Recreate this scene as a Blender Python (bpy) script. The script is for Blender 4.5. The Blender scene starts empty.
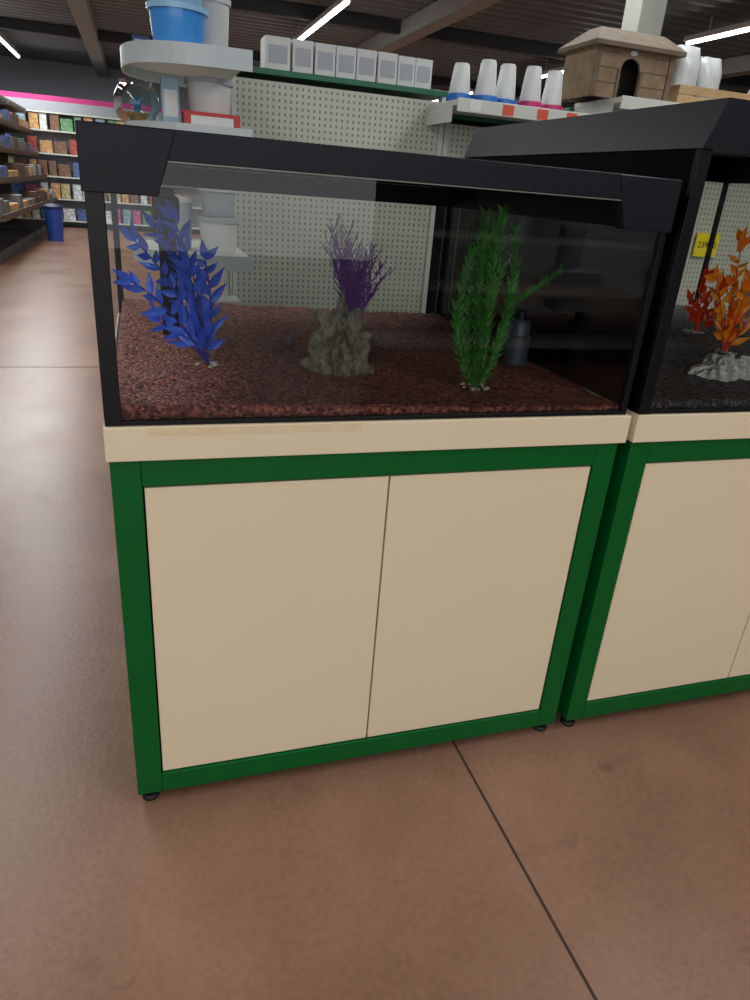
import bpy, bmesh, math, random
from mathutils import Vector, Matrix, noise
random.seed(7)
scene=bpy.context.scene
scene.view_settings.view_transform='Standard'
COL=bpy.context.collection
WL={}  # world location of objects (no rotation on parents while building)

# ---------------------------------------------------------------- materials
def srgb(r,g,b):
    f=lambda c:((c/255)/12.92 if c/255<=0.04045 else (((c/255)+0.055)/1.055)**2.4)
    return (f(r),f(g),f(b),1)
def mat(name,col,rough=.5,metal=0,noise_amt=.06,noise_scale=8,bump=0,bump_scale=60,coat=0,emit=0,spec=.5,col2=None,trans=0):
    m=bpy.data.materials.new(name); m.use_nodes=True; nt=m.node_tree; b=nt.nodes['Principled BSDF']
    b.inputs['Roughness'].default_value=rough; b.inputs['Metallic'].default_value=metal
    b.inputs['Specular IOR Level'].default_value=spec
    b.inputs['Coat Weight'].default_value=coat
    tc=nt.nodes.new('ShaderNodeTexCoord'); n=nt.nodes.new('ShaderNodeTexNoise'); n.inputs['Scale'].default_value=noise_scale; n.inputs['Detail'].default_value=4
    nt.links.new(tc.outputs['Object'],n.inputs['Vector'])
    cr=nt.nodes.new('ShaderNodeValToRGB'); e=cr.color_ramp.elements
    e[0].position=.3; e[1].position=.7
    if col2 is None:
        e[0].color=tuple(c*(1-noise_amt) for c in col[:3])+(1,); e[1].color=tuple(min(1,c*(1+noise_amt)) for c in col[:3])+(1,)
    else: e[0].color=col; e[1].color=col2
    nt.links.new(n.outputs['Fac'],cr.inputs['Fac']); nt.links.new(cr.outputs['Color'],b.inputs['Base Color'])
    if bump:
        n2=nt.nodes.new('ShaderNodeTexNoise'); n2.inputs['Scale'].default_value=bump_scale
        nt.links.new(tc.outputs['Object'],n2.inputs['Vector'])
        bp=nt.nodes.new('ShaderNodeBump'); bp.inputs['Strength'].default_value=bump; bp.inputs['Distance'].default_value=.01
        nt.links.new(n2.outputs['Fac'],bp.inputs['Height']); nt.links.new(bp.outputs['Normal'],b.inputs['Normal'])
    if emit:
        b.inputs['Emission Color'].default_value=col; b.inputs['Emission Strength'].default_value=emit
    if trans:
        tl=nt.nodes.new('ShaderNodeBsdfTranslucent'); mxs=nt.nodes.new('ShaderNodeMixShader'); mxs.inputs[0].default_value=trans
        nt.links.new(cr.outputs['Color'],tl.inputs['Color']); out=nt.nodes['Material Output']
        nt.links.new(b.outputs[0],mxs.inputs[1]); nt.links.new(tl.outputs[0],mxs.inputs[2]); nt.links.new(mxs.outputs[0],out.inputs[0])
    return m
def glassmat(name,tint=(1,1,1,1),refl=1.0,rough=.0):
    m=bpy.data.materials.new(name); m.use_nodes=True; nt=m.node_tree; nt.nodes.clear()
    out=nt.nodes.new('ShaderNodeOutputMaterial'); mix=nt.nodes.new('ShaderNodeMixShader')
    t=nt.nodes.new('ShaderNodeBsdfTransparent'); t.inputs[0].default_value=tint
    g=nt.nodes.new('ShaderNodeBsdfGlossy'); g.inputs['Roughness'].default_value=rough
    fr=nt.nodes.new('ShaderNodeFresnel'); fr.inputs['IOR'].default_value=1.45
    mu=nt.nodes.new('ShaderNodeMath'); mu.operation='MULTIPLY'; mu.inputs[1].default_value=refl
    nt.links.new(fr.outputs[0],mu.inputs[0]); nt.links.new(mu.outputs[0],mix.inputs[0])
    nt.links.new(t.outputs[0],mix.inputs[1]); nt.links.new(g.outputs[0],mix.inputs[2]); nt.links.new(mix.outputs[0],out.inputs[0])
    return m
def pegmat(name,col,hole,pitch=.025):
    m=mat(name,col,.5,noise_amt=.03); nt=m.node_tree; b=nt.nodes['Principled BSDF']
    g=nt.nodes.new('ShaderNodeNewGeometry'); sx=nt.nodes.new('ShaderNodeSeparateXYZ'); nt.links.new(g.outputs['Position'],sx.inputs[0])
    def M(op,a,b2=None):
        n=nt.nodes.new('ShaderNodeMath'); n.operation=op
        for i,v in enumerate((a,b2)):
            if v is None: continue
            if isinstance(v,(int,float)): n.inputs[i].default_value=v
            else: nt.links.new(v,n.inputs[i])
        return n.outputs[0]
    fx=M('ABSOLUTE',M('SUBTRACT',M('FRACT',M('DIVIDE',sx.outputs[0],pitch)),.5))
    fz=M('ABSOLUTE',M('SUBTRACT',M('FRACT',M('DIVIDE',sx.outputs[2],pitch)),.5))
    h=M('MULTIPLY',M('LESS_THAN',fx,.17),M('LESS_THAN',fz,.22))
    mx=nt.nodes.new('ShaderNodeMixRGB'); mx.inputs[2].default_value=hole
    old=b.inputs['Base Color'].links[0].from_socket
    nt.links.new(h,mx.inputs[0]); nt.links.new(old,mx.inputs[1]); nt.links.new(mx.outputs[0],b.inputs['Base Color'])
    return m
def gravelmat(name,c1,c2,c3,scale=260):
    m=bpy.data.materials.new(name); m.use_nodes=True; nt=m.node_tree; b=nt.nodes['Principled BSDF']; b.inputs['Roughness'].default_value=.7
    tc=nt.nodes.new('ShaderNodeTexCoord'); v=nt.nodes.new('ShaderNodeTexVoronoi'); v.inputs['Scale'].default_value=scale
    nt.links.new(tc.outputs['Object'],v.inputs['Vector'])
    sp=nt.nodes.new('ShaderNodeSeparateColor'); nt.links.new(v.outputs['Color'],sp.inputs[0])
    cr=nt.nodes.new('ShaderNodeValToRGB'); e=cr.color_ramp.elements; e[0].color=c1; e[0].position=0; e[1].color=c3; e[1].position=1
    k=e.new(.5); k.color=c2
    nt.links.new(sp.outputs[0],cr.inputs[0]); nt.links.new(cr.outputs[0],b.inputs['Base Color'])
    bp=nt.nodes.new('ShaderNodeBump'); bp.invert=True; bp.inputs['Strength'].default_value=.9; bp.inputs['Distance'].default_value=.005
    nt.links.new(v.outputs['Distance'],bp.inputs['Height']); nt.links.new(bp.outputs['Normal'],b.inputs['Normal'])
    return m

M_cream=mat('cream_laminate',srgb(226,208,178),.42,noise_amt=.015,noise_scale=3,spec=.35)
M_green=mat('green_powder_coat',srgb(0,90,34),.42,noise_amt=.04,noise_scale=5,bump=.05,bump_scale=300,spec=.25)
M_black=mat('black_plastic',srgb(17,18,22),.4,noise_amt=.1,spec=.3)
M_hood=mat('black_satin_hood',srgb(15,16,26),.45,noise_amt=.08,bump=.05,bump_scale=400,spec=.25)
M_blackpanel=mat('black_panel',srgb(9,9,12),.4,noise_amt=.1,spec=.02)
M_silic=mat('black_silicone',srgb(8,8,10),.4,spec=.3)
M_darkgap=mat('dark_inner_board',srgb(40,32,25),.8)
M_rubber=mat('rubber',srgb(15,15,15),.6)
M_glass=glassmat('tank_glass',(.93,.945,.93,1),1.0)
M_glassside=glassmat('tank_side_glass',(.9,.92,.91,1),.08)
M_edge=mat('pale_trim_edge',srgb(120,118,108),.3)
M_white=mat('white_metal',srgb(206,208,200),.4,noise_amt=.02)
M_offwhite=mat('off_white_card',srgb(205,206,204),.6,noise_amt=.05)
M_greycard=mat('grey_card',srgb(165,169,176),.6,noise_amt=.05)
M_peg=pegmat('perforated_cream_metal',srgb(194,197,182),srgb(126,128,114))
M_greenrail=mat('green_rail',srgb(14,100,66),.4)
M_wall=mat('painted_wall',srgb(178,182,188),.8,noise_amt=.03)
M_ceil=mat('corrugated_steel_ceiling',srgb(118,124,126),.5,metal=.2,noise_amt=.12,noise_scale=1.2)
M_beam=mat('pale_painted_beam',srgb(150,152,144),.6)
M_dbeam=mat('dark_steel_beam',srgb(50,52,54),.6)
M_tube=mat('lamp_tube',(1,1,1,1),.4,emit=9)
M_lampbody=mat('lamp_body',srgb(200,200,200),.5)
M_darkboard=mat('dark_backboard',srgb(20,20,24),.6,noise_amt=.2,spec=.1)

# floor
M_floor=bpy.data.materials.new('polished_concrete'); M_floor.use_nodes=True
nt=M_floor.node_tree; b=nt.nodes['Principled BSDF']
g=nt.nodes.new('ShaderNodeNewGeometry')
n1=nt.nodes.new('ShaderNodeTexNoise'); n1.inputs['Scale'].default_value=1.6; n1.inputs['Detail'].default_value=9; n1.inputs['Roughness'].default_value=.62
n2=nt.nodes.new('ShaderNodeTexNoise'); n2.inputs['Scale'].default_value=70; n2.inputs['Detail'].default_value=6
n3=nt.nodes.new('ShaderNodeTexNoise'); n3.inputs['Scale'].default_value=4; n3.inputs['Detail'].default_value=5; n3.inputs['Distortion'].default_value=.6
for n in (n1,n2,n3): nt.links.new(g.outputs['Position'],n.inputs['Vector'])
cr=nt.nodes.new('ShaderNodeValToRGB'); e=cr.color_ramp.elements
e[0].position=.3; e[0].color=srgb(122,89,71); e[1].position=.72; e[1].color=srgb(152,116,96)
nt.links.new(n1.outputs['Fac'],cr.inputs[0])
mx=nt.nodes.new('ShaderNodeMixRGB'); mx.blend_type='OVERLAY'; mx.inputs[0].default_value=.25
nt.links.new(cr.outputs[0],mx.inputs[1]); nt.links.new(n2.outputs['Fac'],mx.inputs[2])
cr3=nt.nodes.new('ShaderNodeValToRGB'); e=cr3.color_ramp.elements; e[0].position=.27; e[0].color=(.7,.66,.64,1); e[1].position=.38; e[1].color=(1,1,1,1)
nt.links.new(n3.outputs['Fac'],cr3.inputs[0])
mx2=nt.nodes.new('ShaderNodeMixRGB'); mx2.blend_type='MULTIPLY'; mx2.inputs[0].default_value=1
nt.links.new(mx.outputs[0],mx2.inputs[1]); nt.links.new(cr3.outputs[0],mx2.inputs[2])
nt.links.new(mx2.outputs[0],b.inputs['Base Color'])
mr=nt.nodes.new('ShaderNodeMapRange'); mr.inputs[3].default_value=.22; mr.inputs[4].default_value=.42
nt.links.new(n1.outputs['Fac'],mr.inputs[0]); nt.links.new(mr.outputs[0],b.inputs['Roughness'])
b.inputs['Specular IOR Level'].default_value=.33
bpn=nt.nodes.new('ShaderNodeBump'); bpn.inputs['Strength'].default_value=.06; bpn.inputs['Distance'].default_value=.01
nt.links.new(n2.outputs['Fac'],bpn.inputs['Height']); nt.links.new(bpn.outputs['Normal'],b.inputs['Normal'])
M_joint=mat('joint_sealant',srgb(62,44,38),.8)

# ---------------------------------------------------------------- helpers
def register(o,parent=None,loc=(0,0,0)):
    COL.objects.link(o); WL[o.name]=Vector(loc)
    if parent is not None:
        o.parent=parent; o.location=Vector(loc)-WL[parent.name]
    else: o.location=loc
def tag(o,label=None,category=None,group=None,kind=None):
    if label:o['label']=label
    if category:o['category']=category
    if group:o['group']=group
    if kind:o['kind']=kind
    return o
def thing(name,loc,label,category,group=None):
    o=bpy.data.objects.new(name,None); o.empty_display_size=.05
    register(o,None,loc); return tag(o,label,category,group)
def from_bm(name,bm,mats,parent=None,loc=(0,0,0),smooth=False,bevel=0):
    me=bpy.data.meshes.new(name)
    bmesh.ops.recalc_face_normals(bm,faces=bm.faces[:])
    bm.to_mesh(me); bm.free()
    if not isinstance(mats,(list,tuple)): mats=[mats]
    for m in mats: me.materials.append(m)
    if smooth:
        for p in me.polygons:p.use_smooth=True
    o=bpy.data.objects.new(name,me); register(o,parent,loc)
    if bevel:
        md=o.modifiers.new('bevel','BEVEL'); md.width=bevel; md.segments=2; md.limit_method='ANGLE'
    return o
def addbox(bm,x0,x1,y0,y1,z0,z1,mi=0):
    vs=[bm.verts.new(p) for p in [(x0,y0,z0),(x1,y0,z0),(x1,y1,z0),(x0,y1,z0),(x0,y0,z1),(x1,y0,z1),(x1,y1,z1),(x0,y1,z1)]]
    for f in [(0,3,2,1),(4,5,6,7),(0,1,5,4),(1,2,6,5),(2,3,7,6),(3,0,4,7)]:
        fc=bm.faces.new([vs[i] for i in f]); fc.material_index=mi
def box(name,x0,x1,y0,y1,z0,z1,m,parent=None,bevel=.002):
    c=Vector(((x0+x1)/2,(y0+y1)/2,z0)); bm=bmesh.new()
    addbox(bm,x0-c.x,x1-c.x,y0-c.y,y1-c.y,0,z1-z0)
    return from_bm(name,bm,m,parent,c,bevel=bevel)
def boxes(name,lst,m,parent=None,bevel=.002):
    org=(lst[0][0],lst[0][2],lst[0][4])
    bm=bmesh.new()
    for l in lst: addbox(bm,l[0]-org[0],l[1]-org[0],l[2]-org[1],l[3]-org[1],l[4]-org[2],l[5]-org[2])
    return from_bm(name,bm,m,parent,org,bevel=bevel)
def each(name,lst,m,parent=None,bevel=.002):
    for l in lst: box(name,*l,m,parent,bevel)
def lathe(name,prof,m,parent=None,loc=(0,0,0),seg=32,sx=1,sy=1,smooth=True):
    bm=bmesh.new(); rings=[]
    for r,z in prof:
        if r<1e-6: rings.append([bm.verts.new((0,0,z))])
        else: rings.append([bm.verts.new((r*sx*math.cos(2*math.pi*i/seg),r*sy*math.sin(2*math.pi*i/seg),z)) for i in range(seg)])
    for a,c in zip(rings,rings[1:]):
        for i in range(seg):
            j=(i+1)%seg
            if len(a)==1 and len(c)==1: continue
            if len(a)==1: bm.faces.new((a[0],c[j],c[i]))
            elif len(c)==1: bm.faces.new((a[i],a[j],c[0]))
            else: bm.faces.new((a[i],a[j],c[j],c[i]))
    o=from_bm(name,bm,m,parent,loc,smooth=smooth)
    if smooth:
        md=o.modifiers.new('es','EDGE_SPLIT'); md.split_angle=math.radians(40)
    return o
def tubebm(bm,pts,r0,r1=None,n=5,mi=0):
    if r1 is None:r1=r0
    rings=[]
    for i,p in enumerate(pts):
        p=Vector(p); d=(Vector(pts[min(i+1,len(pts)-1)])-Vector(pts[max(i-1,0)])).normalized()
        a=d.cross(Vector((0.3,1,.2))).normalized(); c=d.cross(a)
        r=r0+(r1-r0)*i/max(1,len(pts)-1)
        rings.append([bm.verts.new(p+a*r*math.cos(2*math.pi*k/n)+c*r*math.sin(2*math.pi*k/n)) for k in range(n)])
    for a,c in zip(rings,rings[1:]):
        for k in range(n):
            f=bm.faces.new((a[k],a[(k+1)%n],c[(k+1)%n],c[k])); f.material_index=mi
    bm.faces.new(rings[-1])
def leafbm(bm,base,d,L,w,up=Vector((0,-1,0)),curl=.25,prof=(.25,.9,1,.7,.3)):
    d=Vector(d).normalized(); side=d.cross(up)
    if side.length<.01: side=Vector((1,0,0))
    side.normalize(); nrm=side.cross(d)
    prev=None; n=len(prof)
    for i,pw in enumerate(prof):
        t=i/n; c=Vector(base)+d*L*t+nrm*(curl*L*t*t)
        a=bm.verts.new(c-side*w*pw/2); m_=bm.verts.new(c-nrm*w*.12); b_=bm.verts.new(c+side*w*pw/2)
        if prev:
            bm.faces.new((prev[0],prev[1],m_,a)); bm.faces.new((prev[1],prev[2],b_,m_))
        prev=(a,m_,b_)
    tip=bm.verts.new(Vector(base)+d*L+nrm*curl*L)
    bm.faces.new((prev[0],prev[1],tip)); bm.faces.new((prev[1],prev[2],tip))
def bez(p0,p1,p2,n):
    p0,p1,p2=map(Vector,(p0,p1,p2)); return [p0*(1-t)**2+p1*2*t*(1-t)+p2*t*t for t in [i/n for i in range(n+1)]]

# ---------------------------------------------------------------- structure
CZ=3.6
o=box('floor',-6,14,-6,20.5,-.1,0,M_floor,bevel=0); tag(o,kind='structure')
o=box('wall_back',-6,14,20.5,20.7,0,CZ,M_wall,bevel=0); tag(o,kind='structure')
o=box('wall_left',-6.2,-6,-6,20.7,0,CZ,M_wall,bevel=0); tag(o,kind='structure')
o=box('wall_right',14,14.2,-6,20.7,0,CZ,M_wall,bevel=0); tag(o,kind='structure')
bm=bmesh.new(); prevv=None; y=-6
while y<20.7:
    for dy,z in ((0,0),(.1,0),(.14,.06),(.24,.06)):
        v=(bm.verts.new((-6.2,y+dy,CZ+z)),bm.verts.new((14.2,y+dy,CZ+z)))
        if prevv: bm.faces.new((prevv[0],prevv[1],v[1],v[0]))
        prevv=v
    y+=.28
o=from_bm('ceiling',bm,M_ceil); tag(o,kind='structure')
k=1
for x in (-4.2,-.6,4.05,9.2):
    o=box('trim_%d'%k,x-.13,x+.13,-6,20.5,3.38,3.6,M_beam,bevel=.005); tag(o,kind='structure'); k+=1
for y in (-3,1.5,6,10.5,15):
    o=box('trim_%d'%k,-6,14,y-.06,y+.06,3.44,3.6,M_dbeam,bevel=.004); tag(o,kind='structure'); k+=1
def joint(x0,x1,y0,y1):
    global k
    o=box('trim_%d'%k,x0,x1,y0,y1,0,.0012,M_joint,bevel=0); tag(o,kind='structure'); k+=1
joint(.778,.784,-6,20); joint(-6,14,4.035,4.045); joint(-4.2,-4.193,-6,20)

# ---------------------------------------------------------------- lamps
def lamp(x,y0,y1,z=3.36):
    t=thing('fluorescent_lamp',((x),(y0+y1)/2,z),'long white fluorescent tube lamp under corrugated ceiling','ceiling lamp','ceiling tube lamps')
    box('lamp_housing',x-.05,x+.05,y0,y1,z+.02,z+.08,M_lampbody,t)
    bm=bmesh.new(); tubebm(bm,[(0,.03,0),(0,(y1-y0)/2,0),(0,y1-y0-.03,0)],.02,n=10)
    from_bm('lamp_tube',bm,M_tube,t,(x,y0,z),smooth=True)
    for yy in (y0+.4,y1-.4): box('hanger',x-.006,x+.006,yy-.006,yy+.006,z+.08,CZ+.01,M_lampbody,t,0)
for x in (-2.25,2.65,7.1):
    for y0 in ((-4.5),(2.0),(8.7),(14.8)):
        if x==7.1 and y0==2.0: y0=4.6
        lamp(x,y0,y0+3.4)
def area(name,loc,rot,sx,sy,power,col=(1,1,1)):
    l=bpy.data.lights.new(name,'AREA'); l.shape='RECTANGLE'; l.size=sx; l.size_y=sy; l.energy=power; l.color=col
    o=bpy.data.objects.new(name,l); COL.objects.link(o); o.location=loc; o.rotation_euler=rot; return o
area('lamp_light',(-1.5,-2.5,3.3),(0,0,0),.4,6,86,(1,1,.98))
area('lamp_light',(2.6,-2.0,3.3),(0,0,0),.4,6,86,(1,1,.98))
area('lamp_light',(-1.2,5,3.3),(0,0,0),.4,6,95,(.99,1,.99))
area('lamp_light',(2.6,4.5,3.3),(0,0,0),.4,6,100,(.99,1,.99))
area('lamp_light',(-2.2,13,3.3),(0,0,0),1.5,8,280,(.98,1,1))
area('lamp_light',(4,13,3.3),(0,0,0),1.5,8,180,(.98,1,1))
area('frontal_fill_light',(-1.0,-6.3,1.9),(math.radians(90),0,0),9,2.6,118,(.97,.985,1))  # broad soft fill added behind the camera to light the fronts
w=bpy.data.worlds.new('w'); scene.world=w; w.use_nodes=True
w.node_tree.nodes['Background'].inputs[0].default_value=(.85,.9,1,1); w.node_tree.nodes['Background'].inputs[1].default_value=.33

# ---------------------------------------------------------------- tank stands
M_tape=mat('masking_tape',srgb(220,199,160),.55,noise_amt=.04,noise_scale=60)
def stand(X,Wd,label,tape=False):
    D=1.1; w=.0527; z0=.03; z1=.83
    t=thing('aquarium_cabinet',(X+Wd/2,D/2,0),label,'cabinet','aquarium cabinets')
    fr=[]
    for y0 in (0,D-w):
        fr+=[(X,X+w,y0,y0+w,z0,z1),(X+Wd-w,X+Wd,y0,y0+w,z0,z1),(X+w,X+Wd-w,y0,y0+w,z1-w,z1),(X+w,X+Wd-w,y0,y0+w,z0,z0+w)]
    for x0 in (X,X+Wd-w):
        fr+=[(x0,x0+w,w,D-w,z1-w,z1),(x0,x0+w,w,D-w,z0,z0+w)]
    boxes('frame',fr,M_green,t,.0025)
    boxes('carcass',[(X+w,X+Wd-w,.03,D-w-.01,z0+.01,z0+.03),(X+.012,X+.02,w,D-w,z0+w,z1-w),(X+Wd-.02,X+Wd-.012,w,D-w,z0+w,z1-w),(X+w,X+Wd-w,D-.03,D-.02,z0+w,z1-w),
       (X+w,X+Wd-w,.034,.04,z0+w,z1-w)],M_darkgap,t,0)
    mid=X+Wd/2; g_=.0035
    for a,c in ((X+w+g_,mid-.002),(mid+.002,X+Wd-w-g_)):
        box('door',a,c,.004,.022,z0+w+g_,z1-w-g_,M_cream,t,.0012)
    box('top_board',X-.005,X+Wd+.013,-.008,D+.01,z1+.001,.8945,M_cream,t,.002)
    if tape: box('tape',X+.07,X+.46,-.0086,-.0081,.879,.893,M_tape,t,0)
    for fx in (X+.026,X+Wd-.026):
        for fy in (.026,D-.026):
            lathe('foot',[(0,0),(.019,0),(.02,.006),(.016,.012),(.007,.014),(.007,.031),(0,.031)],M_rubber,t,(fx,fy,0),20)
    return t
stand(0,1.0625,'green steel frame cabinet with two cream doors on concrete floor',True)
stand(1.098,1.0625,'green framed cream-door cabinet under the tank with orange plants')

# ---------------------------------------------------------------- aquariums
def aquarium(X,Wd,ztop,capz,tall,label):
    D=1.1; z0=.8955; e=.01
    t=thing('aquarium',(X+Wd/2,D/2,z0),label,'aquarium','display aquariums')
    tg=ztop-.03 if not tall else capz+.01
    def plane(nm,pts,m):
        c=Vector(pts[0]); bm=bmesh.new(); bm.faces.new([bm.verts.new(Vector(p)-c) for p in pts]); from_bm(nm,bm,m,t,c)
    plane('front_glass',[(X+e,.006,z0+.006),(X+Wd-e,.006,z0+.006),(X+Wd-e,.006,tg),(X+e,.006,tg)],M_glass)
    plane('back_glass',[(X+e,D-.006,z0+.006),(X+Wd-e,D-.006,z0+.006),(X+Wd-e,D-.006,tg),(X+e,D-.006,tg)],M_glassside)
    if tall: box('side_panel',X,X+.008,.0,D,z0,capz+.003,M_blackpanel,t,0)
    else: plane('side_glass',[(X+.004,.006,z0+.006),(X+.004,D-.006,z0+.006),(X+.004,D-.006,tg),(X+.004,.006,tg)],M_glassside)
    plane('side_glass',[(X+Wd-.004,.006,z0+.006),(X+Wd-.004,D-.006,z0+.006),(X+Wd-.004,D-.006,tg),(X+Wd-.004,.006,tg)],M_glassside)
    box('base_panel',X,X+Wd,0,D,z0,z0+.006,M_black,t,0)
    s=.022; ct=capz+(.003 if tall else .01)
    each('corner_seal',[(X-.002,X+s+.004,-.002,.012,z0,ct),(X+Wd-s*.6,X+Wd,-.002,.012,z0,ct),(X-.001,X+.016,D-.014,D,z0,ct),(X+Wd-.016,X+Wd,D-.014,D,z0,ct),
        (X+s,X+Wd-s*.6,-.001,.008,z0,z0+.008)],M_silic,t,.001)
    bm=bmesh.new()
    def prism(poly,y0,y1):
        a=[bm.verts.new((p[0]-X,y0,p[1]-ztop)) for p in poly]; c=[bm.verts.new((p[0]-X,y1,p[1]-ztop)) for p in poly]
        bm.faces.new(a); bm.faces.new(c[::-1]); n=len(poly)
        for i in range(n): bm.faces.new((a[i],a[(i+1)%n],c[(i+1)%n],c[i]))
    if not tall:
        prism([(X-.006,ztop),(X+.135,ztop),(X+.105,capz),(X-.006,capz)],-.008,.02)
        prism([(X+Wd+.004,ztop),(X+Wd-.135,ztop),(X+Wd-.105,capz),(X+Wd+.004,capz)],-.008,.02)
        prism([(X-.006,ztop),(X+.006,ztop),(X+.006,capz),(X-.006,capz)],.02,D+.004)
        prism([(X+Wd-.006,ztop),(X+Wd+.004,ztop),(X+Wd+.004,capz),(X+Wd-.006,capz)],.02,D+.004)
        prism([(X,ztop),(X+Wd,ztop),(X+Wd,capz),(X,capz)],D-.012,D+.004)
        from_bm('hood',bm,M_hood,t,(X,0,ztop),bevel=.0015)
        box('lid',X-.004,X+Wd+.002,-.006,D,ztop-.008,ztop+.001,M_hood,t,.001)
        box('front_bar',X+.12,X+Wd-.12,-.006,.008,ztop-.042,ztop-.006,M_hood,t,.001)
        box('trim_strip',X+.115,X+Wd-.115,-.005,.004,ztop-.0445,ztop-.0425,M_edge,t,0)
        box('light_bar',X+.1,X+Wd-.1,.35,.47,ztop-.045,ztop-.012,M_black,t,.004)
    else:
        ins=.03; R=[]
        for (o_,z) in ((-.004,capz),(ins,ztop),(ins+.006,ztop-.006),(.006,capz)):
            yf=-.008 if z>capz+.01 and o_==ins else -.008+max(0,o_-(ins if o_>=ins else 0))*.9
            R.append([bm.verts.new((x,y,z-ztop)) for x,y in ((o_,yf),(Wd-o_,yf),(Wd-o_,D+.004),(o_,D+.004))])
        for a,c in ((0,1),(2,3),(3,0)):
            for i in range(4): bm.faces.new((R[a][i],R[a][(i+1)%4],R[c][(i+1)%4],R[c][i]))
        bm.faces.new(R[1]); bm.faces.new(R[2][::-1])
        from_bm('hood',bm,M_hood,t,(X,0,ztop))
    return t
aquarium(0,1.0625,1.362,1.268,False,'glass aquarium with black hood and reddish gravel on cream cabinet')
aquarium(1.098,1.0625,1.5065,1.42,True,'taller black-sided aquarium with dark gravel and orange plants')

def gravel(X,Wd,fn,m,label):
    D=1.1; nx,ny=70,70; bm=bmesh.new(); g=[]
    x0,x1,y0,y1=X+.012,X+Wd-.012,.012,D-.016; zb=.902
    for j in range(ny+1):
        r=[]
        for i in range(nx+1):
            x=x0+(x1-x0)*i/nx; y=y0+(y1-y0)*j/ny
            z=fn((x-X)/Wd,y)+.006*noise.noise(Vector((x*14,y*14,3)))+.004*noise.noise(Vector((x*70,y*70,8)))
            r.append(bm.verts.new((x-X,y,max(z,zb+.004)-zb)))
        g.append(r)
    for j in range(ny):
        for i in range(nx): bm.faces.new((g[j][i],g[j][i+1],g[j+1][i+1],g[j+1][i]))
    bd=g[0]+[g[j][nx] for j in range(1,ny+1)]+g[ny][-2::-1]+[g[j][0] for j in range(ny-1,0,-1)]
    lo=[bm.verts.new((v.co.x,v.co.y,0)) for v in bd]; n=len(bd)
    for i in range(n): bm.faces.new((bd[i],bd[(i+1)%n],lo[(i+1)%n],lo[i]))
    bm.faces.new(lo[::-1])
    o=from_bm('aquarium_gravel',bm,m,None,(X,0,zb),smooth=True); return tag(o,label,'gravel',kind='stuff')
M_gr1=gravelmat('red_lava_gravel',srgb(62,26,21),srgb(128,64,51),srgb(180,108,88),140)
M_gr2=gravelmat('dark_grey_gravel',srgb(26,26,28),srgb(62,62,64),srgb(116,114,112),150)
gravel(0,1.0625,lambda u,y:.918+.012*max(0,1-u*1.4)-.008*u+.012*y,M_gr1,'reddish brown lava gravel covering the tank bottom')
gravel(1.098,1.0625,lambda u,y:.918+.06*min(1,y/.8),M_gr2,'dark grey gravel sloping up inside the tank')

# ---------------------------------------------------------------- plants
M_blue=mat('blue_plastic_leaf',srgb(66,112,255),.35,noise_amt=.3,noise_scale=30,coat=.2,trans=.4)
M_bluestem=mat('blue_plastic_stem',srgb(28,40,130),.4)
M_purple=mat('purple_plastic',srgb(112,36,140),.4,noise_amt=.4,noise_scale=25)
M_greenleaf=mat('green_plastic_leaf',srgb(48,116,34),.4,noise_amt=.4,noise_scale=25,trans=.2)
M_orange=mat('orange_plastic_leaf',srgb(255,72,14),.35,noise_amt=.2,noise_scale=20,trans=.35)
M_yellow=mat('yellow_orange_leaf',srgb(255,110,16),.35,col2=srgb(255,190,40),noise_scale=14,trans=.35)
M_pebble=mat('pebble_base',srgb(175,168,155),.7,noise_amt=.2,noise_scale=90,bump=.5,bump_scale=120)

def pebble_base(parent,loc,r=.035):
    bm=bmesh.new()
    for i in range(18):
        a=random.random()*6.28; rr=r*math.sqrt(random.random()); s=random.uniform(.003,.0065)
        mtx=Matrix.Translation((rr*math.cos(a),rr*math.sin(a),s*.6))@Matrix.Diagonal((1.3,1,.7,1))
        bmesh.ops.create_icosphere(bm,subdivisions=1,radius=s,matrix=mtx)
    from_bm('base',bm,M_pebble,parent,loc,smooth=True)
def leafy(name,loc,stems,m,ms,label,L=.055,w=.016,step=.016,seed=1,pr=.035,prof=(.25,.9,1,.7,.3),ang=.75,minx=None):
    random.seed(seed)
    t=thing(name,loc,label,'aquarium plant'); bs=bmesh.new(); bl=bmesh.new()
    for p0,p1,p2 in stems:
        pts=bez(p0,p1,p2,14); tubebm(bs,pts,.0025,.0012)
        length=sum((pts[i+1]-pts[i]).length for i in range(14)); n=int(length/step); s=0
        for i in range(2,n+1):
            tt=i/n; q=tt*14; j=min(13,int(q)); p=pts[j].lerp(pts[j+1],q-j); d=(pts[j+1]-pts[j]).normalized()
            s=1-s; phi=(s*math.pi)+random.uniform(-.9,.9)
            a=d.cross(Vector((0,1,0))).normalized(); c=d.cross(a)
            out=a*math.cos(phi)+c*math.sin(phi); an=ang+random.uniform(-.35,.3)
            dd=(d*math.cos(an)+out*math.sin(an)).normalized()
            leafbm(bl,p,dd,L*random.uniform(.7,1.25)*(1-.25*tt),w*random.uniform(.75,1.15),up=Vector((random.uniform(-.7,.7),-1,random.uniform(-.7,.7))),curl=random.uniform(-.35,.4),prof=prof)
        leafbm(bl,pts[-1],(pts[-1]-pts[-2]),L*.8,w)
    if minx is not None:
        for v in bl.verts:
            if v.co.x<minx: v.co.x=minx+(v.co.x-minx)*.05
    from_bm('stem',bs,ms,t,loc,smooth=True); from_bm('leaves',bl,m,t,loc,smooth=False)
    pebble_base(t,loc,pr); return t
B=(.2,.32,.926)
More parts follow.
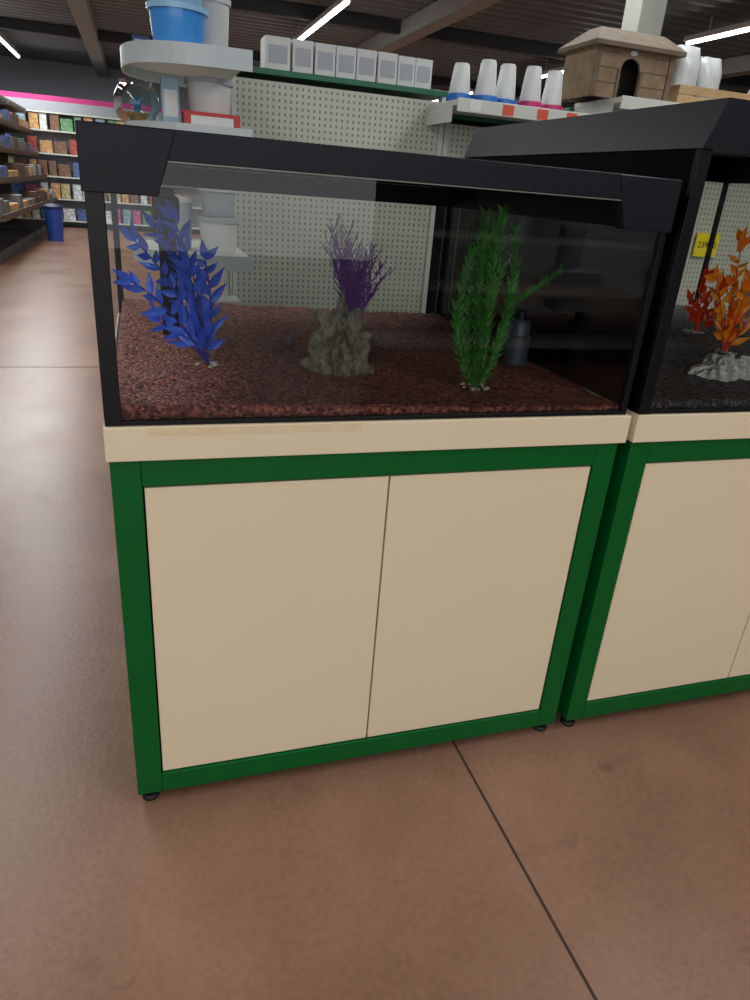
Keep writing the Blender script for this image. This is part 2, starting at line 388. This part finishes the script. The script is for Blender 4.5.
leafy('artificial_plant',B,[((0,0,0),(-.01,.02,.18),(-.06,0,.295)),((0,0,0),(-.05,-.02,.17),(-.135,-.03,.25)),((0,0,0),(-.06,-.03,.12),(-.145,-.04,.175)),
   ((0,0,0),(.02,.02,.12),(.0,0,.22)),((0,0,0),(-.04,.04,.05),(-.095,.03,.085)),((0,0,0),(-.02,.05,.2),(-.09,.06,.27)),((0,0,0),(-.01,.01,.1),(-.035,.0,.2))],
   M_blue,M_bluestem,'blue broad-leaved plastic plant standing on reddish gravel',L=.058,w=.017,step=.0155,seed=3,minx=-.183)
leafy('artificial_plant',(1.74,.6,.962),[((0,0,0),(-.01,0,.1),(-.02,0,.17)),((0,0,0),(.03,.02,.08),(.05,0,.15)),((0,0,0),(-.03,-.02,.06),(-.05,0,.1)),((0,0,0),(.03,-.03,.05),(.02,-.03,.11))],
   M_orange,M_orange,'small orange plastic plant on dark gravel',L=.05,w=.02,step=.014,seed=5)
leafy('artificial_plant',(1.655,.38,.948),[((0,0,0),(-.02,0,.16),(-.04,0,.30)),((0,0,0),(.02,.02,.16),(.05,0,.3)),((0,0,0),(-.05,-.02,.1),(-.09,0,.2)),((0,0,0),(.04,-.03,.1),(.08,-.03,.2)),((0,0,0),(-.01,-.03,.1),(-.01,-.03,.18))],
   M_yellow,M_orange,'tall yellow-orange plastic plant on dark gravel',L=.055,w=.022,step=.014,seed=9)
random.seed(21)
P=(.585,.55,.93)
t=thing('artificial_plant',P,'fine purple twiggy plastic plant behind grey rock','aquarium plant')
bs=bmesh.new(); bl=bmesh.new()
for i in range(24):
    a=random.uniform(-1,1); top=Vector((a*.075-.01,random.uniform(-.05,.05),random.uniform(.17,.275)-max(0,a)*.07))
    pts=bez((0,0,0),(top.x*.25,top.y*.3,top.z*.55),top,10); tubebm(bs,pts,.0018,.0009,4)
    for j in range(3,11):
        for s in (-1,1,random.choice((-1,1))):
            p=pts[j]; d=(pts[j]-pts[j-1]).normalized()
            dd=(d+Vector((s*random.uniform(.3,.8),random.uniform(-.5,.5),random.uniform(0,.3)))).normalized(); L=random.uniform(.025,.045)
            q=p+dd*L*.6; r_=q+(dd+Vector((0,0,.5))).normalized()*L*.5
            tubebm(bl,[p,q,r_],.0013,.0007,3)
            tubebm(bl,[q,q+(dd+Vector((random.uniform(-.8,.8),0,.3))).normalized()*L*.4],.001,.0006,3)
from_bm('stem',bs,M_purple,t,P); from_bm('leaves',bl,M_purple,t,P); pebble_base(t,P,.03)
G=(.765,.14,.918); random.seed(31)
t=thing('artificial_plant',G,'tall green plastic plant with serrated strands on gravel','aquarium plant')
bs=bmesh.new(); bl=bmesh.new()
st=[((0,0,0),(-.03,0,.2),(-.03,0,.36)),((0,0,0),(.03,.02,.2),(.012,.01,.37)),((0,0,0),(-.09,0,.14),(-.05,.0,.29)),((0,0,0),(.07,-.01,.14),(.035,-.01,.34)),
    ((0,0,0),(.02,.03,.1),(-.01,.02,.32)),((0,0,0),(-.08,-.02,.08),(-.075,-.01,.19)),((0,0,0),(.07,0,.1),(.055,0,.25)),((.02,0,.17),(.07,0,.185),(.165,.0,.26)),((0,0,0),(-.03,-.03,.1),(.01,-.03,.27)),
    ((0,0,0),(-.05,.02,.12),(-.03,.01,.33)),((0,0,0),(.03,-.03,.1),(.04,-.02,.22)),((0,0,0),(0,-.03,.1),(-.02,-.03,.35)),((0,0,0),(.0,.03,.2),(.02,.03,.36))]
for si,(p0,p1,p2) in enumerate(st):
    pts=bez(p0,p1,p2,16); tubebm(bs,pts,.0018,.0009,4)
    L0=sum((pts[i+1]-pts[i]).length for i in range(16)); n=int(L0/.0065)
    for i in range(2,n):
        q=i/n*16; j=min(15,int(q)); p=pts[j].lerp(pts[j+1],q-j); d=(pts[j+1]-pts[j]).normalized()
        for s in (-1,1):
            a=d.cross(Vector((0,1,0))).normalized()*s
            dd=d*.8+a*.55+Vector((0,random.uniform(-.5,.5),0))
            leafbm(bl,p,dd,random.uniform(.016,.027)*(.7 if si==7 else 1),.0034,curl=.15,prof=(.6,1,.7))
from_bm('stem',bs,M_greenleaf,t,G); from_bm('leaves',bl,M_greenleaf,t,G); pebble_base(t,G,.032)

# ---------------------------------------------------------------- rocks
def rock(name,loc,peaks,base,H,m,label,seed,rough=.012,rs=30,ns=96,nr=60):
    bm=bmesh.new(); rings=[]
    for j in range(nr+1):
        u=j/nr; ring=[]
        for i in range(ns):
            a=2*math.pi*i/ns; rr=1-u**1.4
            x=base[0]*rr*math.cos(a); y=base[1]*rr*math.sin(a)
            h=0
            for (px,py,ph,pr) in peaks: h=max(h,ph*math.exp(-((x-px)**2+((y-py))**2)/pr**2))
            edge=min(1,u*5)
            z=h*H*edge
            v=Vector((x,y,z)); nz=noise.noise(Vector((x*rs+seed,y*rs,z*rs*.5)))+.5*noise.noise(Vector((x*rs*2.7,y*rs*2.7,z*rs)))
            rg=abs(noise.noise(Vector((x*rs*1.6,y*rs*1.6,z*rs*.25+seed))))
            out=Vector((x,y,0)); out=out.normalized() if out.length>1e-5 else Vector((0,0,1))
            v+=out*(nz*rough-rg*rough*1.6)+Vector((0,0,1))*nz*rough*edge
            if j==0: v.z=-.008
            ring.append(bm.verts.new(v))
        rings.append(ring)
    for a,c in zip(rings,rings[1:]):
        for i in range(ns): bm.faces.new((a[i],a[(i+1)%ns],c[(i+1)%ns],c[i]))
    bm.faces.new(rings[0][::-1]); bm.faces.new(rings[-1])
    o=from_bm(name,bm,m,None,loc); return tag(o,label,'rock')
M_rock=mat('grey_dragon_stone',srgb(74,71,58),.85,noise_scale=34,bump=1,bump_scale=70,col2=srgb(140,135,114))
M_wrock=mat('pale_stone',srgb(160,156,148),.85,noise_scale=40,bump=1,bump_scale=110,col2=srgb(236,232,222))
rock('aquarium_rock',(.492,.3,.925),[(-.008,.0,1,.03),(-.04,0,.72,.025),(.03,-.01,.8,.028),(-.01,-.04,.55,.03),(.055,.01,.55,.024),(-.055,-.02,.45,.03),(.01,.03,.85,.03),(.035,-.04,.4,.02)],(.085,.065),.168,M_rock,'jagged grey-brown rock with pointed peaks on reddish gravel',4.2,rough=.018,rs=48)
rock('aquarium_rock',(1.49,.2,.93),[(0,0,1,.05),(-.05,0,.6,.04),(.05,-.01,.85,.04),(.01,-.03,.6,.04)],(.1,.055),.06,M_wrock,'pale weathered stone lying on dark gravel',9.7,rough=.012,rs=30)
o=lathe('aquarium_ball',[(0,-.012),(.008,-.009),(.012,0),(.008,.009),(0,.012)],mat('grey_ball',srgb(80,86,96),.4),None,(.42,.52,.938),16); tag(o,'small dark grey ball lying on reddish gravel','ball')
t=thing('aquarium_filter',(.135,.6,.925),'black upright internal filter pump behind blue plant','aquarium filter')
box('body',.115,.155,.585,.625,.925,1.27,M_black,t,.006); box('head',.105,.165,.575,.635,1.2,1.255,M_black,t,.008)
t=thing('aquarium_filter',(.975,.36,.92),'dark grey cylindrical filter standing on gravel','aquarium filter')
lathe('body',[(0,0),(.03,0),(.031,.01),(.031,.07),(.027,.074),(.027,.105),(.02,.114),(0,.114)],mat('dark_grey_plastic',srgb(64,69,76),.4),t,(.975,.36,.92))
lathe('cap',[(.0,0),(.012,0),(.012,.02),(0,.022)],M_black,t,(.975,.36,1.034),16)

# ---------------------------------------------------------------- gondola shelving behind
def gondola(X0,X1,top,label,dark=None):
    t=thing('shop_shelving',((X0+X1)/2,2.25,0),label,'shop shelving','perforated shop shelving')
    zb=.16
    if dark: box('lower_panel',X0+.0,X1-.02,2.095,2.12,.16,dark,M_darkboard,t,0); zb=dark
    box('perforated_panel',X0+.02,X1-.02,2.1,2.12,zb,top-.02,M_peg,t,0)
    if dark: each('upright',[(X0,X0+.022,2.085,2.14,dark,top),(X1-.022,X1,2.085,2.14,0,top)],M_white,t,.002)
    else: each('upright',[(X0-.0,X0+.022,2.085,2.14,0,top),(X1-.022,X1,2.085,2.14,0,top)],M_white,t,.002)
    box('plinth',X0,X1,1.7,2.14,.0,.16,M_white,t,.003)
    box('top_rail',X0,X1,2.08,2.36,top,top+.022,M_greenrail,t,.002)
    box('rear_panel',X0,X1,2.34,2.36,0,top,M_peg,t,0)
    return t
GT=gondola(.46,1.41,1.70,'cream perforated metal shelving panel with green top rail')
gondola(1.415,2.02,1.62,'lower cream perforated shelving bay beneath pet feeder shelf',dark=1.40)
gondola(2.03,3.35,1.70,'cream perforated shelving bay behind the taller aquarium')
def shelf(X0,X1,y0,y1,z,label,tags=()):
    t=thing('shelf',((X0+X1)/2,y1,z-.03),label,'shelf')
    box('shelf_board',X0,X1,y0,y1,z-.022,z,M_white,t,.002)
    box('price_rail',X0,X1,y0-.012,y0-.001,z-.045,z+.004,M_white,t,.002)
    each('bracket',[(X0,X0+.006,y0+.05,y1,z-.08,z-.022),(X1-.006,X1,y0+.05,y1,z-.08,z-.022)],M_white,t,.001)
    for x,c in tags: box('price_tag',x,x+.05,y0-.014,y0-.0125,z-.04,z-.002,c,t,0)
    return t
M_or=mat('orange_tag',srgb(215,90,62),.5); M_tagw=mat('white_tag',srgb(230,228,220),.5); M_yel=mat('yellow_sign',srgb(245,222,30),.5,emit=0)
shelf(1.32,2.05,1.75,2.084,1.66,'white metal shelf with orange price tags holding pet feeders',[(1.37,M_tagw),(1.52,M_or),(1.68,M_or),(1.82,M_or)])
shelf(2.055,3.35,1.72,2.084,1.74,'white upper shelf holding wooden pet house')
M_shelfrail=mat('shelf_rail',srgb(186,194,196),.35)
def roundshelf(z,lbl,a=.40,b=.34,cx=.455,cy=1.78,rim=.045):
    t=thing('end_shelf',(cx,cy,z-.05),lbl,'shelf','rounded end shelves')
    n=28; bm=bmesh.new(); pr=[]
    for i in range(n+1):
        th=math.pi/2+math.pi*i/n; c,s=math.cos(th),math.sin(th)
        pr.append((a*math.copysign(abs(c)**.6,c) if abs(c)>1e-6 else 0,b*math.copysign(abs(s)**.8,s) if abs(s)>1e-6 else 0))
    lo=[bm.verts.new((p[0],p[1],.03)) for p in pr]; hi=[bm.verts.new((p[0],p[1],.05)) for p in pr]
    bm.faces.new(lo); bm.faces.new(hi)
    for i in range(n): bm.faces.new((lo[i],lo[i+1],hi[i+1],hi[i]))
    bm.faces.new((lo[n],lo[0],hi[0],hi[n]))
    from_bm('shelf_board',bm,M_white,t,(cx,cy,z-.05))
    bm=bmesh.new(); R=[]
    for i,p in enumerate(pr): R.append([bm.verts.new((p[0]*k_,p[1]*k_,zz)) for k_,zz in ((1.005,.05-rim),(1.03,.05-rim),(1.03,.056),(1.005,.056))])
    for i in range(n):
        for q in range(4): bm.faces.new((R[i][q],R[i][(q+1)%4],R[i+1][(q+1)%4],R[i+1][q]))
    bm.faces.new(R[0]); bm.faces.new(R[-1])
    from_bm('price_rail',bm,M_shelfrail,t,(cx,cy,z-.05))
    return t
TS=1.678
ts=roundshelf(TS,'rounded white end shelf holding blue tubs',rim=.055)
roundshelf(1.45,'rounded white end shelf holding fish bowl and cartons')
roundshelf(1.04,'rounded white end shelf holding plastic tubs')
roundshelf(.74,'rounded white end shelf holding cartons')
roundshelf(.2,'rounded white bottom end shelf',rim=.15)
box('end_cover',.449,.459,2.09,2.34,0,1.7,M_white,GT,0)
each('end_upright',[(.42,.445,2.1,2.14,0,1.64)],M_white,GT,0)

M_tub=mat('blue_translucent_plastic',srgb(58,140,215),.3,coat=.3); M_tub2=mat('light_blue_plastic',srgb(150,195,225),.3)
M_navy=mat('navy_card',srgb(30,45,85),.5); M_lb=mat('light_blue_card',srgb(140,170,185),.5); M_red=mat('red_card',srgb(175,45,45),.5)
def tub(loc,r,h,m,mr,label,sx=1):
    t=thing('plastic_tub',loc,label,'tub')
    lathe('body',[(0,0),(r*.82,0),(r*.86,.006),(r*.97,h),(r*.93,h),(r*.8,.012),(0,.012)],m,t,loc,36,sx)
    lathe('rim',[(r*.93,h),(r*1.05,h-.004),(r*1.07,h+.012),(r*.95,h+.014),(r*.93,h)],mr,t,loc,36,sx)
tub((.235,1.64,TS+.001),.095,.115,M_tub,M_tub2,'blue plastic tub on rounded end shelf')
tub((.235,1.64,TS+.13),.09,.09,M_tub2,M_tub,'pale blue plastic tub stacked on a blue tub')
tub((.36,1.84,TS+.001),.07,.19,M_offwhite,M_offwhite,'white plastic bucket on rounded end shelf')
def carton(x0,x1,y0,y1,z0,z1,m,label,band=None,name='carton',group=None):
    t=thing(name,((x0+x1)/2,(y0+y1)/2,z0),label,'box',group)
    box('body',x0,x1,y0,y1,z0,z1,m,t,.002)
    if band: box('printed_panel',x0+(x1-x0)*.12,x1-(x1-x0)*.12,y0-.0012,y0-.0002,z0+(z1-z0)*.2,z1-(z1-z0)*.25,band,t,0)
    return t
carton(.085,.145,1.74,1.84,TS+.001,TS+.05,M_navy,'navy blue carton on rounded end shelf',M_lb)
carton(.172,.23,1.62,1.74,1.452,1.6,M_lb,'pale blue carton beside glass fish bowl',M_offwhite)
carton(.24,.43,1.56,1.74,1.452,1.502,M_red,'flat red carton on rounded end shelf',M_offwhite)
tub((.335,1.66,1.503),.08,.095,M_offwhite,M_greycard,'white plastic tub on a flat red carton')
FB=(.088,1.72,1.452)
t=thing('fish_bowl',FB,'round glass fish bowl with coloured decor on end shelf','fish bowl')
s_=.86
lathe('bowl',[(r*s_,z*s_) for r,z in [(.05,0),(.075,.02),(.09,.06),(.088,.1),(.07,.135),(.06,.145),(.066,.155)]],glassmat('bowl_glass',(.85,.92,.92,1),1.4),t,FB,36)
lathe('gravel',[(r*s_,z*s_) for r,z in [(0,.004),(.048,.004),(.07,.022),(.08,.04),(0,.045)]],mat('coloured_gravel',srgb(60,110,70),.7,noise_scale=60,col2=srgb(200,120,60)),t,FB,24)
bm=bmesh.new()
for i in range(10): leafbm(bm,(0,0,.035),(random.uniform(-.5,.5),random.uniform(-.5,.5),1),.055,.015)
from_bm('decor',bm,mat('bowl_decor',srgb(60,120,160),.5),t,FB)
tub((.36,1.66,1.041),.075,.11,M_offwhite,M_greycard,'white plastic tub on middle end shelf')
tub((.36,1.66,1.166),.07,.09,M_greycard,M_offwhite,'grey plastic tub stacked on white tub')
tub((.2,1.7,1.041),.07,.17,M_greycard,M_offwhite,'grey plastic bucket on middle end shelf')
carton(.29,.43,1.56,1.7,.741,.87,M_offwhite,'white carton on lower end shelf',M_greycard)
carton(.12,.25,1.62,1.75,.741,.9,M_greycard,'grey carton on lower end shelf',M_offwhite)
xs=[.60,.715,.81,.90,.99,1.085,1.175,1.255]
for i,x in enumerate(xs):
    wdt=.105 if i==0 else (.078 if i>=6 else .086)
    z1=1.722+random.choice((.112,.118,.116))
    if i==0: z1=1.84
    carton(x,x+wdt,2.1,2.22,1.7225,z1,M_offwhite,'white product carton standing on shelving top' if i else 'larger white product carton standing on shelving top',M_greycard,group='white cartons on shelving top')
M_fb=mat('blue_feeder_base',srgb(40,110,190),.35); M_fm=mat('magenta_feeder_base',srgb(190,40,110),.35); M_fw=mat('white_feeder_tank',srgb(215,218,216),.35)
for i,x in enumerate((1.375,1.48,1.585,1.69,1.81)):
    mb=M_fb if i<3 else M_fm
    loc=(x,1.84+(.03 if i%2==0 else 0),1.6605)
    t=thing('pet_feeder',loc,'white pet water dispenser on %s base'%('blue' if i<3 else 'magenta'),'pet feeder','pet feeders on shelf')
    lathe('base',[(0,0),(.049,0),(.052,.008),(.05,.028),(.047,.03),(.046,.016),(0,.014)],mb,t,loc,28,1,1.2)
    h=.16 if i else .14
    lathe('reservoir',[(.0,.016),(.042,.016),(.045,.03),(.032,h-.008),(.028,h),(0,h+.002)],M_fw,t,loc,28)
# price sign
t=thing('price_sign',(2.97,2.07,1.1),'yellow price sign reading 239,00 hung on perforated panel','price sign')
box('card',2.93,3.08,2.075,2.08,1.1,1.22,M_yel,t,.0)
tx=bpy.data.curves.new('price_text','FONT'); tx.body='239,00'; tx.size=.045; tx.align_x='CENTER'
tmp=bpy.data.objects.new('tmp_text',tx); COL.objects.link(tmp); bpy.context.view_layer.update()
me=bpy.data.meshes.new_from_object(tmp.evaluated_get(bpy.context.evaluated_depsgraph_get())); bpy.data.objects.remove(tmp)
me.materials.clear(); me.materials.append(M_black)
o=bpy.data.objects.new('price_text',me); register(o,t,(3.005,2.073,1.145)); o.rotation_euler=(math.radians(90),0,0)

# wooden pet house
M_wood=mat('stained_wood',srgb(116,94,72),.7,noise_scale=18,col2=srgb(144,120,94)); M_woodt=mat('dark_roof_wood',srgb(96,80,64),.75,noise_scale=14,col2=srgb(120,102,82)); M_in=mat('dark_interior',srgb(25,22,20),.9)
hx0,hx1,hy0,hy1,hz=1.95,2.34,1.80,2.05,1.7405
t=thing('wooden_pet_house',((hx0+hx1)/2,1.93,hz),'brown wooden pet house with arched doorway on upper shelf','pet house')
bm=bmesh.new(); ax0,ax1=2.08,2.18; az=1.85; H=1.935
def strip(x0,x1,z0f,z1):
    vs=[(x0,hy0,z0f(x0)),(x1,hy0,z0f(x1)),(x1,hy0,z1),(x0,hy0,z1)]
    f=[bm.verts.new((v[0]-hx0,v[1]-hy0,v[2]-hz)) for v in vs]; g_=[bm.verts.new((v[0]-hx0,v[1]-hy0+.012,v[2]-hz)) for v in vs]
    bm.faces.new(f); bm.faces.new(g_[::-1])
    for i in range(4): bm.faces.new((f[i],f[(i+1)%4],g_[(i+1)%4],g_[i]))
def arch(x):
    c=(ax0+ax1)/2; r=(ax1-ax0)/2
    if abs(x-c)>=r-1e-6: return az
    return az+math.sqrt(max(0,r*r-(x-c)**2))*.9
strip(hx0,ax0,lambda x:hz,H); strip(ax1,hx1,lambda x:hz,H)
for i in range(12): a=ax0+(ax1-ax0)*i/12; c=ax0+(ax1-ax0)*(i+1)/12; strip(a,c,arch,H)
from_bm('front_wall',bm,M_wood,t,(hx0,hy0,hz))
each('wall',[(hx0,hx0+.012,hy0+.012,hy1,hz,H),(hx1-.012,hx1,hy0+.012,hy1,hz,H),(hx0+.012,hx1-.012,hy1-.012,hy1,hz,H)],M_wood,t,0)
each('batten',[(hx0-.004,hx0+.022,hy0-.008,hy0,hz,H),(hx1-.022,hx1+.004,hy0-.008,hy0,hz,H),(ax0-.014,ax0,hy0-.006,hy0,hz,az),(ax1,ax1+.014,hy0-.006,hy0,hz,az)]+[(hx0+.022,ax0-.014,hy0-.003,hy0,hz+q,hz+q+.004) for q in (.055,.11,.165)]+[(ax1+.014,hx1-.022,hy0-.003,hy0,hz+q,hz+q+.004) for q in (.055,.11,.165)],M_woodt,t,.001)
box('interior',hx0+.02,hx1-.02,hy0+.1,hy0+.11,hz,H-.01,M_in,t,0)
bm=bmesh.new(); ym=(hy0+hy1)/2
P_=[(hx0-.03,hy0-.04,H-.012),(hx1+.03,hy0-.04,H-.012),(hx1+.03,hy1+.03,H-.012),(hx0-.03,hy1+.03,H-.012),(hx0-.03,hy0-.04,H+.006),(hx1+.03,hy0-.04,H+.006),(hx1+.03,hy1+.03,H+.006),(hx0-.03,hy1+.03,H+.006),(hx0+.06,ym-.03,H+.078),(hx1-.0,ym-.03,H+.078),(hx1-.0,ym+.06,H+.078),(hx0+.06,ym+.06,H+.078)]
vs=[bm.verts.new((p[0]-hx0,p[1]-hy0,p[2]-hz)) for p in P_]
for f in [(3,2,1,0),(8,9,10,11),(0,1,5,4),(1,2,6,5),(2,3,7,6),(3,0,4,7),(4,5,9,8),(5,6,10,9),(6,7,11,10),(7,4,8,11)]: bm.faces.new([vs[i] for i in f])
from_bm('roof',bm,M_woodt,t,(hx0,hy0,hz),bevel=.002)
lathe('plaque',[(0,0),(.013,0),(.015,.004),(0,.005)],M_offwhite,t,(2.13,hy0-.001,1.914),16,1.2,.7).rotation_euler=(math.radians(90),0,0)
cx0=2.40
t=thing('wooden_crate',(2.76,1.9,1.7405),'light wooden crate on upper shelf','crate')
M_pine=mat('pale_pine',srgb(176,146,104),.6,noise_scale=12,noise_amt=.12)
boxes('crate_walls',[(cx0,3.2,1.8,1.812,1.7405,1.79),(cx0,3.2,1.8,1.812,1.795,1.83),(cx0,3.2,2.05,2.062,1.7405,1.83),(cx0,cx0+.012,1.812,2.05,1.7405,1.83),(3.19,3.2,1.812,2.05,1.7405,1.83)],M_pine,t,.001)
box('base',cx0+.012,3.19,1.812,2.05,1.7405,1.75,M_pine,t,0)
M_sack=mat('white_sack_plastic',srgb(200,204,204),.3,noise_amt=.1,noise_scale=20,bump=.6,bump_scale=18)
def sack(cx,cy,z,wd,dp,h,label):
    bm=bmesh.new(); bmesh.ops.create_cube(bm,size=1); bmesh.ops.subdivide_edges(bm,edges=bm.edges[:],cuts=6,use_grid_fill=True)
    for v in bm.verts:
        x,y,zz=v.co; tt=zz+.5; k_=1-.75*max(0,tt-.7)/.3*.9
        v.co=Vector((x*wd*(1-.12*(abs(y)*2)**2),y*dp*k_*(1-.3*(abs(x)*2)**3),tt*h))+Vector((1,1,0))*.01*noise.noise(Vector((x*4+cx*9,y*4,zz*5)))
    o=from_bm('pet_food_sack',bm,M_sack,None,(cx,cy,z),smooth=True); tag(o,label,'sack','white sacks on shelf')
sack(2.50,1.93,1.7505,.12,.12,.25,'white plastic sack standing in wooden crate')
sack(2.63,1.93,1.7505,.12,.12,.22,'crinkled white plastic sack standing in wooden crate')
sack(2.99,1.93,1.7505,.15,.12,.15,'short white plastic sack at the end of wooden crate')
t=thing('column',(3.33,3.5,0),'beige painted structural column','column'); box('shaft',3.24,3.43,3.45,3.64,0.04,3.6,M_beam,t,.006); box('column_base',3.2,3.47,3.41,3.68,0,.04,M_beam,t,.004)

# shelving across the aisle (mirrored faintly in the tank glass)
t=thing('shop_shelving',(3.9,-4.3,0),'shop shelving across the aisle with white boards','shop shelving')
box('back_panel',1.9,6.0,-4.62,-4.6,0,2.1,M_darkboard,t,0)
each('shelf_board',[(1.9,6.0,-4.6,-4.1,z,z+.035) for z in (.15,.6,1.0,1.4,1.8)],M_white,t,0)

# ---------------------------------------------------------------- far shelving
M_pink=mat('magenta_header',srgb(200,52,126),.5); M_dk=mat('dark_shelf',srgb(60,58,55),.6)
t=thing('wall_shelving',(-1.5,17.2,0),'long white wall shelving with magenta header','shop shelving')
box('back_panel',-5,4,17.5,17.52,0,2.6,M_wall,t,0)
each('shelf_board',[(-5,4,17.0,17.5,z-.03,z) for z in (.15,.6,1.05,1.5,1.95,2.3)],M_white,t,0)
box('header',-5,4,17.0,17.03,2.5,2.6,M_pink,t,0)
pal=[srgb(*c) for c in ((160,72,66),(180,168,120),(100,145,104),(80,100,150),(215,215,210),(200,204,206),(120,88,66),(190,146,96),(130,155,166),(175,90,130))]
PM=[mat('pack_%d'%i,c,.5,noise_amt=.5,noise_scale=14) for i,c in enumerate(pal)]
random.seed(4)
src={}
for zi,z in enumerate((.15,.6,1.05,1.5,1.95)):
    x=-3.4
    while x<1.2:
        wd=random.choice((.16,.2,.26)); mi=random.randrange(len(PM)); key=(wd,mi)
        hh=.3 if wd<.25 else .24
        if key not in src:
            o=box('product_carton',x,x+wd-.02,17.03,17.2,z+.001,z+.001+hh,PM[mi],None,.004); src[key]=o
            tag(o,'coloured product pack on far wall shelving','box','product packs on wall shelving')
        else:
            o=src[key].copy(); COL.objects.link(o); o.location=(x+(wd-.02)/2,17.115,z+.001)
        x+=wd+random.uniform(0,.05)
M_brown=mat('brown_tray',srgb(92,68,52),.6,noise_amt=.15); M_tray=mat('grey_goods',srgb(112,108,102),.6,noise_amt=.3,noise_scale=12)
for yb in (9.6,12.0,14.4):
    t=thing('aisle_shelving',(-2.3,yb+1.1,0),'dark stepped aisle shelving with brown trays','shop shelving','aisle shelving bays')
    box('base',-3.0,-1.75,yb,yb+2.3,0,.15,M_dk,t,.01)
    box('centre_panel',-2.55,-2.5,yb,yb+2.3,.15,2.3,M_dk,t,0)
    for z,xo in ((.55,-1.62),(.98,-1.78),(1.4,-1.9),(1.82,-1.98),(2.2,-2.05)):
        box('tray',-2.5,xo,yb,yb+2.3,z,z+.03,M_brown if z<1.9 else M_tray,t,.003)
        box('tray_front',xo-.012,xo+.008,yb,yb+2.3,z+.031,z+.09,M_brown if z<1.9 else M_tray,t,.003)
    for q in range(5):
        for z,xo in ((.55,-1.62),(.98,-1.78),(1.4,-1.9),(1.82,-1.98)):
            y=yb+.1+q*.44
            o=box('product_carton',xo-.30,xo-.04,y,y+.34,z+.031,z+.031+random.choice((.14,.2,.24)),random.choice((M_greycard,M_tray,M_brown,M_brown,PM[7],PM[3],M_tray)),None,.01)
            tag(o,'boxed goods lying in brown aisle tray','box','goods in aisle trays')
t=thing('waste_bin',(-1.42,13.6,0),'blue plastic bin standing at end of aisle','bin')
lathe('body',[(0,0),(.13,0),(.16,.55),(.0,.56)],mat('bin_blue',srgb(40,70,150),.4),t,(-1.42,13.6,0)); lathe('lid',[(0,.56),(.17,.56),(.17,.59),(.1,.63),(0,.64)],M_navy,t,(-1.42,13.6,0))

# ---------------------------------------------------------------- camera
yaw,pitch,roll,f=.3334,.4183,.0809,696.63
fw=Vector((math.sin(yaw)*math.cos(pitch),math.cos(yaw)*math.cos(pitch),-math.sin(pitch)))
r=Vector((math.cos(yaw),-math.sin(yaw),0)); u=r.cross(fw)
r2=r*math.cos(roll)+u*math.sin(roll); u2=-r*math.sin(roll)+u*math.cos(roll)
cam=bpy.data.cameras.new('camera'); cam.sensor_fit='VERTICAL'; cam.sensor_height=24; cam.lens=f/1000*24; cam.clip_start=.02; cam.clip_end=100
o=bpy.data.objects.new('camera',cam); COL.objects.link(o)
m=Matrix((( r2.x,u2.x,-fw.x,.0758),(r2.y,u2.y,-fw.y,-1.2301),(r2.z,u2.z,-fw.z,1.3032),(0,0,0,1)))
o.matrix_world=m; scene.camera=o
